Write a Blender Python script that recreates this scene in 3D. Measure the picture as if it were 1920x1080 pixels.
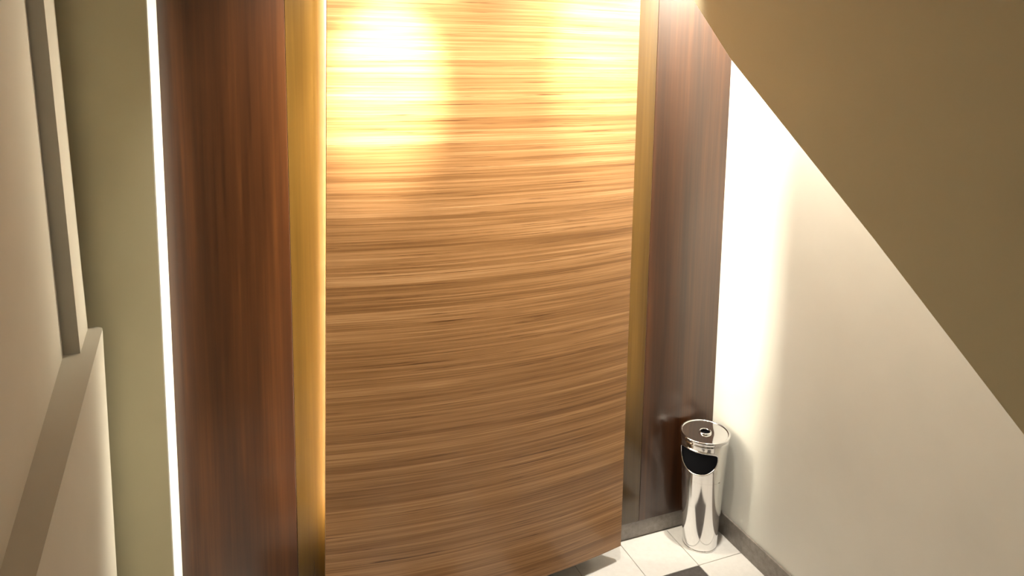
import bpy, bmesh, math, random
from mathutils import Vector, Matrix
random.seed(4)
for o in list(bpy.data.objects): bpy.data.objects.remove(o)
S = bpy.context.scene
COL = S.collection

# ------------------------------------------------------------------ camera
F, CX, CY, H = 1330.0, 960.0, 273.0, 2.58          # focal length / principal point in px of a 1920x1080 frame, eye height
Xc = Vector((0.92990093, -0.03182238, 0.36643089))  # world axes seen from the camera (x right, y down, z forward)
Yc = Vector((-0.36752325, -0.11972847, 0.92227532))
Zc = Vector((0.01452322, -0.99229654, -0.12303108))
cam_d = bpy.data.cameras.new('camera'); cam = bpy.data.objects.new('camera', cam_d); COL.objects.link(cam)
cam_d.sensor_fit = 'HORIZONTAL'; cam_d.sensor_width = 36; cam_d.lens = F * 36 / 1920
cam_d.shift_y = -(540 - CY) / 1920; cam_d.clip_start = 0.02
rx = Vector((Xc[0], Yc[0], Zc[0])); ry = -Vector((Xc[1], Yc[1], Zc[1])); rz = -Vector((Xc[2], Yc[2], Zc[2]))
Mx = Matrix((rx, ry, rz)).transposed().to_4x4(); Mx.translation = (0, 0, H)
cam.matrix_world = Mx
S.camera = cam

# ------------------------------------------------------------------ world, exposure
S.view_settings.view_transform = 'Standard'; S.view_settings.look = 'None'
S.view_settings.gamma = 1; S.view_settings.use_curve_mapping = False
S.view_settings.exposure = 0.0
W = bpy.data.worlds.new('world'); S.world = W; W.use_nodes = True
W.node_tree.nodes['Background'].inputs[0].default_value = (1.0, 0.86, 0.62, 1)
W.node_tree.nodes['Background'].inputs[1].default_value = 0.02
WARM = (1.0, 0.92, 0.78)
P_HOT, P_MID, P_CORNER, P_FILL, E_LED = 800, 290, 270, 6, 95

# ------------------------------------------------------------------ dimensions (metres)
YB = 3.053      # back wall, wooden face
XR = 2.442      # right wall
ZC = 3.30       # ceiling
YO = 2.715      # short pier on the left, face towards the stairs
XO = -0.257     # its lit return

# ------------------------------------------------------------------ helpers
def finish(name, me, mat, parent=None, smooth=False):
    o = bpy.data.objects.new(name, me); COL.objects.link(o)
    if mat: me.materials.append(mat)
    if smooth:
        for p in me.polygons: p.use_smooth = True
    if parent: o.parent = parent
    return o
def from_bm(name, bm, mat, parent=None, smooth=False, recalc=True):
    if recalc: bmesh.ops.recalc_face_normals(bm, faces=bm.faces)
    me = bpy.data.meshes.new(name); bm.to_mesh(me); bm.free()
    return finish(name, me, mat, parent, smooth)
def box_bm(x0, x1, y0, y1, z0, z1, bev=0.0, seg=2):
    bm = bmesh.new(); bmesh.ops.create_cube(bm, size=1)
    for v in bm.verts:
        v.co = ((x0+x1)/2 + v.co.x*(x1-x0), (y0+y1)/2 + v.co.y*(y1-y0), (z0+z1)/2 + v.co.z*(z1-z0))
    if bev: bmesh.ops.bevel(bm, geom=bm.edges[:], offset=bev, segments=seg, profile=.5, affect='EDGES')
    return bm
def box(name, x0, x1, y0, y1, z0, z1, mat, parent=None, bev=0.0):
    return from_bm(name, box_bm(x0, x1, y0, y1, z0, z1, bev), mat, parent)
def extrude_poly(pts, vec):
    bm = bmesh.new(); vs = [bm.verts.new(p) for p in pts]; f = bm.faces.new(vs)
    r = bmesh.ops.extrude_face_region(bm, geom=[f])
    bmesh.ops.translate(bm, vec=vec, verts=[e for e in r['geom'] if isinstance(e, bmesh.types.BMVert)])
    return bm
def lathe(prof, n=96):
    bm = bmesh.new(); rings = []
    for r, z in prof:
        if r < 1e-6: rings.append([bm.verts.new((0, 0, z))])
        else: rings.append([bm.verts.new((r*math.cos(2*math.pi*i/n), r*math.sin(2*math.pi*i/n), z)) for i in range(n)])
    for a, b in zip(rings, rings[1:]):
        for i in range(n):
            j = (i+1) % n
            if len(a) == 1 and len(b) == 1: continue
            if len(a) == 1: bm.faces.new((a[0], b[j], b[i]))
            elif len(b) == 1: bm.faces.new((a[i], a[j], b[0]))
            else: bm.faces.new((a[i], a[j], b[j], b[i]))
    return bm
def tube(pts, rad, n=8, closed=True):
    bm = bmesh.new(); m = len(pts); rings = []
    for k, p in enumerate(pts):
        t = (pts[(k+1) % m] - pts[k-1]).normalized()
        a = t.cross(Vector((0, 0, 1)))
        a = a.normalized() if a.length > 1e-3 else Vector((1, 0, 0))
        b = t.cross(a).normalized()
        rings.append((p, a, b))
    # keep the frames from flipping along the loop
    vs = []; pa = rings[0][1]
    for p, a, b in rings:
        t = a.cross(b); a2 = (pa - t*pa.dot(t)).normalized(); b2 = t.cross(a2); pa = a2
        vs.append([bm.verts.new(p + rad*(math.cos(2*math.pi*i/n)*a2 + math.sin(2*math.pi*i/n)*b2)) for i in range(n)])
    for k in range(m):
        A, B = vs[k], vs[(k+1) % m]
        for i in range(n): bm.faces.new((A[i], A[(i+1) % n], B[(i+1) % n], B[i]))
    return bm
def tag(o, label, cat, group=None):
    o['label'] = label; o['category'] = cat
    if group: o['group'] = group
    return o
def struct(o, label=None, cat=None):
    o['kind'] = 'structure'
    if label: o['label'] = label
    if cat: o['category'] = cat
    return o

# ------------------------------------------------------------------ materials
def mat(name, rough=.5, metal=0.0, col=(.5, .5, .5), coat=0.0, spec=.5):
    m = bpy.data.materials.new(name); m.use_nodes = True
    b = m.node_tree.nodes['Principled BSDF']
    b.inputs['Base Color'].default_value = (*col, 1); b.inputs['Roughness'].default_value = rough
    b.inputs['Metallic'].default_value = metal; b.inputs['Coat Weight'].default_value = coat
    b.inputs['Coat Roughness'].default_value = .14; b.inputs['Specular IOR Level'].default_value = spec
    return m, m.node_tree, b
def nd(nt, t, **kw):
    n = nt.nodes.new(t)
    for k, v in kw.items(): setattr(n, k, v)
    return n
def noise(nt, vec, scale, detail=3, rough=.5, dist=0.0):
    mp = nd(nt, 'ShaderNodeMapping'); mp.inputs['Scale'].default_value = scale
    nt.links.new(vec, mp.inputs['Vector'])
    n = nd(nt, 'ShaderNodeTexNoise'); n.inputs['Scale'].default_value = 1; n.inputs['Detail'].default_value = detail
    n.inputs['Roughness'].default_value = rough; n.inputs['Distortion'].default_value = dist
    nt.links.new(mp.outputs[0], n.inputs['Vector']); return n.outputs['Fac']
def ramp(nt, fac, stops):
    r = nd(nt, 'ShaderNodeValToRGB'); e = r.color_ramp.elements
    while len(e) < len(stops): e.new(.5)
    for el, (p, c) in zip(e, stops): el.position = p; el.color = (*c, 1)
    nt.links.new(fac, r.inputs[0]); return r.outputs[0]
def mth(nt, op, a, b):
    n = nd(nt, 'ShaderNodeMath', operation=op)
    for i, v in enumerate((a, b)):
        if isinstance(v, (int, float)): n.inputs[i].default_value = v
        else: nt.links.new(v, n.inputs[i])
    return n.outputs[0]
def mul(nt, a, b, fac=1.0):
    n = nd(nt, 'ShaderNodeMix', data_type='RGBA', blend_type='MULTIPLY'); n.inputs[0].default_value = fac
    nt.links.new(a, n.inputs[6]); nt.links.new(b, n.inputs[7]); return n.outputs[2]
def bump(nt, b, h, strength, dist=.002):
    n = nd(nt, 'ShaderNodeBump'); n.inputs['Strength'].default_value = strength; n.inputs['Distance'].default_value = dist
    nt.links.new(h, n.inputs['Height']); nt.links.new(n.outputs[0], b.inputs['Normal'])
def paint(name, col, rough=.55):
    m, nt, b = mat(name, rough, col=col, spec=.35)
    v = nd(nt, 'ShaderNodeTexCoord').outputs['Object']
    n = noise(nt, v, (2.2, 2.2, 2.2), 4)
    c = ramp(nt, n, [(.3, tuple(k*.96 for k in col)), (.7, tuple(min(1, k*1.03) for k in col))])
    nt.links.new(c, b.inputs['Base Color'])
    bump(nt, b, noise(nt, v, (180, 180, 180), 2), .06, .001)
    return m
M_CREAM = paint('cream wall paint', (.45, .43, .38))
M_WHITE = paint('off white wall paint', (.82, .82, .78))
M_CREAM_TINT = paint('cream paint with shade tint', (.58, .54, .37))  # cream paint of the pier, its brightness and olive shade put into the colour
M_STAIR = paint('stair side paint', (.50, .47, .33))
M_CEIL = paint('ceiling paint', (.55, .52, .46))

def zebra():
    m, nt, b = mat('zebrano veneer', .34, coat=.25)
    v = nd(nt, 'ShaderNodeTexCoord').outputs['Object']
    wave = noise(nt, v, (1.1, 1.1, 3.0), 2)                     # slow waviness of the grain
    sx = nd(nt, 'ShaderNodeSeparateXYZ'); nt.links.new(v, sx.inputs[0])
    zz = mth(nt, 'ADD', sx.outputs[2], mth(nt, 'MULTIPLY', mth(nt, 'SUBTRACT', wave, .5), .012))
    cb = nd(nt, 'ShaderNodeCombineXYZ'); nt.links.new(sx.outputs[0], cb.inputs[0]); nt.links.new(zz, cb.inputs[2])
    g = cb.outputs[0]
    band = noise(nt, g, (.18, 0, 17), 2, .5)
    line = noise(nt, g, (.7, 0, 95), 3, .65)
    fine = noise(nt, g, (2.0, 0, 300), 3, .65)
    s = mth(nt, 'ADD', mth(nt, 'ADD', mth(nt, 'MULTIPLY', band, .34), mth(nt, 'MULTIPLY', line, .42)), mth(nt, 'MULTIPLY', fine, .28))
    c = ramp(nt, s, [(.38, (.142, .064, .021)), (.48, (.245, .120, .043)), (.56, (.36, .188, .076)), (.66, (.52, .305, .145))])
    pore = noise(nt, g, (1.6, 0, 120), 4, .7)
    pc = ramp(nt, pore, [(.33, (.30, .22, .16)), (.42, (1, 1, 1))])
    nt.links.new(mul(nt, c, pc, .95), b.inputs['Base Color'])
    bump(nt, b, line, .10, .002)
    return m
def darkwood(name, stops, rough=.22, coat=.5, seed=0.0):
    m, nt, b = mat(name, rough, coat=coat)
    v0 = nd(nt, 'ShaderNodeTexCoord').outputs['Object']
    mp = nd(nt, 'ShaderNodeMapping'); mp.inputs['Location'].default_value = (seed, 0, seed*.37); nt.links.new(v0, mp.inputs[0])
    v = mp.outputs[0]
    a = noise(nt, v, (9, 9, .35), 3, .55, .25); c_ = noise(nt, v, (75, 75, 1.3), 3, .6)
    s = mth(nt, 'ADD', mth(nt, 'MULTIPLY', a, .68), mth(nt, 'MULTIPLY', c_, .34))
    nt.links.new(ramp(nt, s, stops), b.inputs['Base Color'])
    bump(nt, b, c_, .05, .001)
    return m
M_ZEBRA = zebra()
M_DARK = darkwood('dark red brown veneer', [(.36, (.020, .0066, .002)), (.52, (.041, .0138, .004)), (.68, (.080, .029, .008))], .28, .5)
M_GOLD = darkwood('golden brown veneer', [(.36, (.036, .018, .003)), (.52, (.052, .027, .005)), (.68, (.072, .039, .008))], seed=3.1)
def stone(name, lo, hi, rough=.35):
    m, nt, b = mat(name, rough)
    v = nd(nt, 'ShaderNodeTexCoord').outputs['Object']
    n = noise(nt, v, (35, 35, 35), 5, .6)
    nt.links.new(ramp(nt, n, [(.3, lo), (.7, hi)]), b.inputs['Base Color']); return m
M_SKIRT = stone('grey brown stone', (.18, .16, .145), (.29, .26, .235), .4)
M_TILE = stone('white tile', (.76, .74, .72), (.82, .80, .78), .22)
M_TILED = stone('charcoal tile', (.07, .062, .06), (.12, .11, .105), .25)
M_GROUT = stone('grout', (.45, .43, .4), (.52, .5, .47), .8)
M_STEEL, _nt, _b = mat('polished steel', .10, 1.0, (.80, .80, .80))
_v = nd(_nt, 'ShaderNodeTexCoord').outputs['Object']
_n = noise(_nt, _v, (3, 3, 260), 2); _r = nd(_nt, 'ShaderNodeMapRange'); _nt.links.new(_n, _r.inputs[0])
_r.inputs[3].default_value = .06; _r.inputs[4].default_value = .16; _nt.links.new(_r.outputs[0], _b.inputs['Roughness'])
M_CHROME, _, _ = mat('mirror steel', .05, 1.0, (.78, .78, .80))
M_BLACK, _, _ = mat('black plastic', .95, 0, (.004, .004, .005), spec=.05)
M_FIX, _, _ = mat('white lamp trim', .4, 0, (.8, .8, .78))
def emit(name, col, st):
    m = bpy.data.materials.new(name); m.use_nodes = True; nt = m.node_tree
    b = nt.nodes['Principled BSDF']; b.inputs['Base Color'].default_value = (.8, .8, .8, 1)
    b.inputs['Emission Color'].default_value = (*col, 1); b.inputs['Emission Strength'].default_value = st
    return m
M_LED = emit('warm led tube', (1.0, .91, .70), E_LED)
M_LENS = emit('lamp lens', WARM, 6)

# ------------------------------------------------------------------ structure
floor = struct(box('floor', -2.0, XR+.1, -3.0, YB+.12, -.12, -.006, M_GROUT))
TS, JX, JY = .30, 2.165, 2.757
tm = {}
for i in range(-9, 1):
    for j in range(-7, 1):
        x0 = JX + i*TS; y0 = JY + j*TS
        x1 = min(x0+TS, XR-.0005); y1 = min(y0+TS, YB-.0005)
        d = (i % 2 == 1 and j % 2 == 1)
        key = (round(x1-x0, 4), round(y1-y0, 4), d)
        if key not in tm:
            bm = box_bm(0, x1-x0-.003, 0, y1-y0-.003, -.006, 0, .0012, 1)
            me = bpy.data.meshes.new('tile'); bm.to_mesh(me); bm.free(); me.materials.append(M_TILED if d else M_TILE); tm[key] = me
        t = bpy.data.objects.new('tile', tm[key]); COL.objects.link(t); t.parent = floor; t.location = (x0+.0015, y0+.0015, 0)
        if d: t['label'] = 'charcoal accent tile'
ceil = struct(box('ceiling', -2.0, XR+.1, -3.0, YB+.12, ZC, ZC+.1, M_CEIL))
wb = struct(box('wall_back', XO-.3, XR+.1, YB+.02, YB+.12, 0, ZC, M_CREAM))
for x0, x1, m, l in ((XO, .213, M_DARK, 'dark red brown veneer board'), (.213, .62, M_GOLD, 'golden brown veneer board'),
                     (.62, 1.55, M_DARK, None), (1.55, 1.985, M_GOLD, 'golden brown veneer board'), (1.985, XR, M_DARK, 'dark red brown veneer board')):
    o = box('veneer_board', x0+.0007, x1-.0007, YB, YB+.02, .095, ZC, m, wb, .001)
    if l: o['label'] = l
struct(box('baseboard_back', XO, XR, YB+.006, YB+.02, 0, .0945, M_SKIRT))
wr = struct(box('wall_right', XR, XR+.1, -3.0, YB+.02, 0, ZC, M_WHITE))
struct(box('baseboard_right', XR-.012, XR, -1.0, YB-.001, 0, .122, M_SKIRT, None, .002))
# short pier left of the wooden wall
struct(box('wall_pier', -1.6, XO, YO, YB+.02, 0, ZC, M_CREAM_TINT))
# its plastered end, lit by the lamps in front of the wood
# (same pier; a whiter skin puts the lit look of the return into its colour)
struct(box('pier_lit_skin', XO, XO+.004, YO, YB-.001, 0, ZC, M_WHITE))

# left wall of the stair: thick low wall with ledge, recessed wall above, jamb at its far end
def xl(y): return -.427 + (2.70-y)*.0617          # the low wall stands slightly splayed
ZL = 1.66; YE = 2.645; RB = .05
def wall_outline(x_off, y0, y1, back, RB=.03):
    pts = [(xl(y0)+x_off, y0)]
    n = 8
    for k in range(n+1):
        a = math.pi/2*k/n
        pts.append((xl(y1)+x_off-RB+RB*math.cos(a), y1-RB+RB*math.sin(a)))
    pts += [(back, y1), (back, y0)]
    return pts
low = extrude_poly([(x, y, 0) for x, y in wall_outline(0, -2.0, YE, -1.4)], (0, 0, ZL))
o = from_bm('wall_left', low, M_CREAM); struct(o)
# recessed wall above the ledge
bm = extrude_poly([(-.553+(2.42+2.0)*.09, -2.0, ZL), (-.553, 2.42, ZL), (-1.4, 2.42, ZL), (-1.4, -2.0, ZL)], (0, 0, ZC-ZL))
for v in bm.verts:
    if v.co.z < ZL+.01 and v.co.x > -1: v.co.x += .053
struct(from_bm('wall_left_upper', bm, M_CREAM))
bm = extrude_poly([(x, y, ZL) for x, y in wall_outline(-.045, 2.42, YE, -1.4, .015)], (0, 0, ZC-ZL))
for v in bm.verts:
    if v.co.z > ZL+.1 and v.co.x > -1: v.co.x -= .055
struct(from_bm('wall_left_jamb', bm, M_CREAM))

# sloping solid side of the upper stair flight
XB = 1.692
edge = [(-.9, .25), (1.004, 1.726), (1.451, 2.080), (2.115, 2.582), (2.363, 2.814), (2.80, ZC)]
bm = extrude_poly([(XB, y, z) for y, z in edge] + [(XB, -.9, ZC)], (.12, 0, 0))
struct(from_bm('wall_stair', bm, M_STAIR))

# ------------------------------------------------------------------ the bowed zebrano panel
pan = tag(bpy.data.objects.new('feature_panel', None), 'bowed zebrano veneer panel standing proud of the dark wooden wall', 'wall panel')
COL.objects.link(pan); pan.location = (1.06, 2.95, .095)
inv = Vector(pan.location)
PZ0, PZ1, NX, NZ, TH = .095, 3.12, 40, 24, .022
def pl(z): return .316 + (z-.33)*.0195
def pr(z): return 1.793
def py(t): return 2.915 - .072*(1-(2*t-1)**2)
bm = bmesh.new(); fr, bk = [], []
for k in range(NZ+1):
    z = PZ0 + (PZ1-PZ0)*k/NZ; a, b_ = [], []
    for i in range(NX+1):
        t = i/NX; x = pl(z)+(pr(z)-pl(z))*t
        a.append(bm.verts.new(Vector((x, py(t), z))-inv)); b_.append(bm.verts.new(Vector((x, py(t)+TH, z))-inv))
    fr.append(a); bk.append(b_)
for k in range(NZ):
    for i in range(NX):
        bm.faces.new((fr[k][i], fr[k][i+1], fr[k+1][i+1], fr[k+1][i]))
        bm.faces.new((bk[k][i], bk[k+1][i], bk[k+1][i+1], bk[k][i+1]))
    bm.faces.new((fr[k][0], fr[k+1][0], bk[k+1][0], bk[k][0])); bm.faces.new((fr[k][NX], bk[k][NX], bk[k+1][NX], fr[k+1][NX]))
for i in range(NX):
    bm.faces.new((fr[0][i], bk[0][i], bk[0][i+1], fr[0][i+1])); bm.faces.new((fr[NZ][i], fr[NZ][i+1], bk[NZ][i+1], bk[NZ][i]))
bmesh.ops.recalc_face_normals(bm, faces=bm.faces)
for e in bm.edges:
    if len(e.link_faces) == 2 and e.calc_face_angle() > .5: e.smooth = False
sheet = from_bm('veneer_sheet', bm, M_ZEBRA, pan)
for p in sheet.data.polygons: p.use_smooth = abs(p.normal.y) > .7
M_BATTEN = darkwood('batten wood', [(.36, (.06, .03, .012)), (.52, (.09, .04, .015)), (.68, (.12, .06, .02))], .5, 0)
for x in (.50, 1.64):
    t = (x-.34)/(1.793-.34)
    bt = box('batten', x-.02-inv.x, x+.02-inv.x, py(t)+TH-.004-inv.y, YB-.001-inv.y, .25-inv.z, 3.0-inv.z, M_BATTEN, pan)
for x, z0 in ((.402, .475), (1.690, .80)):
    bm = bmesh.new(); bmesh.ops.create_cone(bm, cap_ends=True, segments=20, radius1=.017, radius2=.017, depth=2.925-z0)
    for v in bm.verts: v.co += Vector((x, 2.980, (2.925+z0)/2))-inv
    led = from_bm('led_tube', bm, M_LED, pan); led['label'] = 'glowing warm light tube'
    for z in (z0+.15, 1.9, 2.8):
        box('tube_clip', x-.005-inv.x, x+.005-inv.x, 2.918-inv.y, 2.972-inv.y, z-.01-inv.z, z+.01-inv.z, M_BATTEN, led)

# ------------------------------------------------------------------ steel ashtray bin
BX, BY, BH, RT, RBT = 2.277, 2.905, .635, .126, .090
bn = tag(bpy.data.objects.new('ashtray_bin', None), 'polished steel ashtray bin standing in the corner on white tiles', 'bin'); COL.objects.link(bn)
bn.location = (BX, BY, 0)
vd = Vector((BX, BY, 0)).normalized(); left = Vector((-vd.y, vd.x, 0))
od = (-vd + left*.33).normalized(); bn.rotation_euler.z = math.atan2(od.y, od.x)      # local +x = direction of the opening
ZB1 = BH-.03
def rad(z): return RBT + (RT-.003-RBT)*min(1, z/ZB1)
def cyl(th, z, dr=0): r = rad(z)+dr; return Vector((r*math.cos(th), r*math.sin(th), z))
# opening outline in (theta, z): flat top, round bottom
OC, OA, OT, OB = .535, .95, .577, .447
def outline(n=72):
    pts = []
    for k in range(n):
        a = 2*math.pi*k/n; c, s = math.cos(a), math.sin(a)
        e = .55 if s > 0 else .95
        x = OA*math.copysign(abs(c)**e, c); z = (OT-OC)*math.copysign(abs(s)**e, s) if s > 0 else (OC-OB)*s
        pts.append((x, OC+z))
    return pts
ol = outline(); bm = bmesh.new(); TA, Z0, Z1 = 1.2, .40, .6
rings = []
for w in (0, .25, .5, .75, 1):
    ring = []
    for th, z in ol:
        dx, dz = th, z-OC
        s = min(TA/abs(dx) if abs(dx) > 1e-6 else 1e9, ((Z1-OC)/dz if dz > 1e-6 else ((Z0-OC)/dz if dz < -1e-6 else 1e9)))
        ring.append(bm.verts.new(cyl(th+(dx*s-th)*w, z+(OC+dz*s-z)*w)))
    rings.append(ring)
for a, b_ in zip(rings, rings[1:]):
    for i in range(len(a)): j = (i+1) % len(a); bm.faces.new((a[i], b_[i], b_[j], a[j]))
def cylgrid(t0, t1, nt_, z0, z1, nz):
    g = [[bm.verts.new(cyl(t0+(t1-t0)*i/nt_, z0+(z1-z0)*k/nz)) for i in range(nt_+1)] for k in range(nz+1)]
    for k in range(nz):
        for i in range(nt_): bm.faces.new((g[k][i], g[k][i+1], g[k+1][i+1], g[k+1][i]))
cylgrid(TA, 2*math.pi-TA, 96, Z0-.004, Z1+.0005, 6); cylgrid(0, 2*math.pi, 160, 0.004, Z0+.0005, 6); cylgrid(0, 2*math.pi, 160, Z1-.0005, ZB1, 1)
# the four corners of the patch are covered by a thin backing band just inside the shell
bmesh.ops.recalc_face_normals(bm, faces=bm.faces)
body = from_bm('body', bm, M_STEEL, bn, True, False)
rimp = [cyl(th, z, .002) for th, z in outline(96)]
o = from_bm('opening_rim', tube(rimp, .0042, 8), M_CHROME, body, True)
o = from_bm('base_ring', lathe([(RBT-.004, 0), (RBT+.001, 0), (RBT+.002, .004), (RBT+.001, .010), (RBT-.002, .012)], 96), M_STEEL, bn, True)
o = from_bm('inner_liner', lathe([(0, .03), (RBT-.006, .03), (RT-.010, BH-.035), (0, BH-.035)], 64), M_BLACK, bn, True); o['label'] = 'black inside of the bin'
lid = from_bm('lid', lathe([(RT-.006, BH-.036), (RT-.001, BH-.034), (RT-.001, BH-.026), (RT-.004, BH-.024), (RT-.004, BH-.019), (RT+.002, BH-.017),
                            (RT+.004, BH-.009), (RT+.003, BH-.003), (RT-.001, BH), (RT-.006, BH-.001), (RT-.009, BH-.005)], 128), M_CHROME, bn, True)
o = from_bm('ash_tray', lathe([(RT-.008, BH-.005), (RT-.020, BH-.0058), (.030, BH-.0066), (.026, BH-.007)], 128), M_CHROME, bn, True); o['label'] = 'mirror finished tray disc'
ash = o
o = from_bm('hole_collar', lathe([(.034, BH-.0066), (.033, BH-.001), (.029, BH+.002), (.026, BH+.001), (.0245, BH-.002)], 64), M_CHROME, ash, True)
o = from_bm('hole', lathe([(.0248, BH-.0015), (.0235, BH-.014), (0, BH-.014)], 32), M_BLACK, ash)

# ------------------------------------------------------------------ lamps
def downlight(x, y, target, power, spill, size, blend, label, col=WARM, r=.03):
    d = tag(bpy.data.objects.new('ceiling_downlight', None), label, 'lamp'); COL.objects.link(d); d.location = (x, y, ZC)
    from_bm('trim_ring', lathe([(.062, 0), (.060, -.006), (.05, -.008), (.044, -.003), (.042, 0)], 48), M_FIX, d, True)
    from_bm('lens', lathe([(.043, -.002), (0, -.002)], 32), M_LENS, d)
    for pw, sz, bl in ((power, size, blend), (spill, 85, 1.0)):          # reflector beam and its spill
        if pw <= 0: continue
        L = bpy.data.lights.new('spot', 'SPOT'); L.energy = pw; L.spot_size = math.radians(sz); L.spot_blend = bl; L.color = col; L.shadow_soft_size = r
        lo = bpy.data.objects.new('spot_light', L); COL.objects.link(lo); lo.parent = d; lo.location = (0, 0, -.02)
        v = Vector(target) - Vector((x, y, ZC-.02)); lo.rotation_euler = v.to_track_quat('-Z', 'Y').to_euler()
downlight(.60, 2.15, (.585, 2.87, 2.50), P_HOT, P_HOT*.34, 33, 1.0, 'downlight in the ceiling aimed at the zebrano panel, nearest the pier')
downlight(1.40, 2.25, (1.53, 2.87, 2.56), P_MID, P_MID*.8, 36, 1.0, 'downlight in the ceiling between the panel and the sloping stair side')
downlight(2.20, 2.52, (2.24, 2.80, 0), P_CORNER, 0, 150, .6, 'downlight in the ceiling above the steel bin')
st = tag(bpy.data.objects.new('added_fill_lamp', None), 'added square fill lamp, out of view over the stairs', 'lamp'); COL.objects.link(st); st.location = (.3, -1.2, ZC)  # added unseen lamp, ambient fill from the camera side
box('frame', -.32, .32, -.32, .32, -.03, 0, M_FIX, st, .004)
L = bpy.data.lights.new('stair', 'AREA'); L.energy = P_FILL; L.size = .6; L.color = (1.0, .86, .60)
lo = bpy.data.objects.new('area_light', L); COL.objects.link(lo); lo.parent = st; lo.location = (0, 0, -.04)
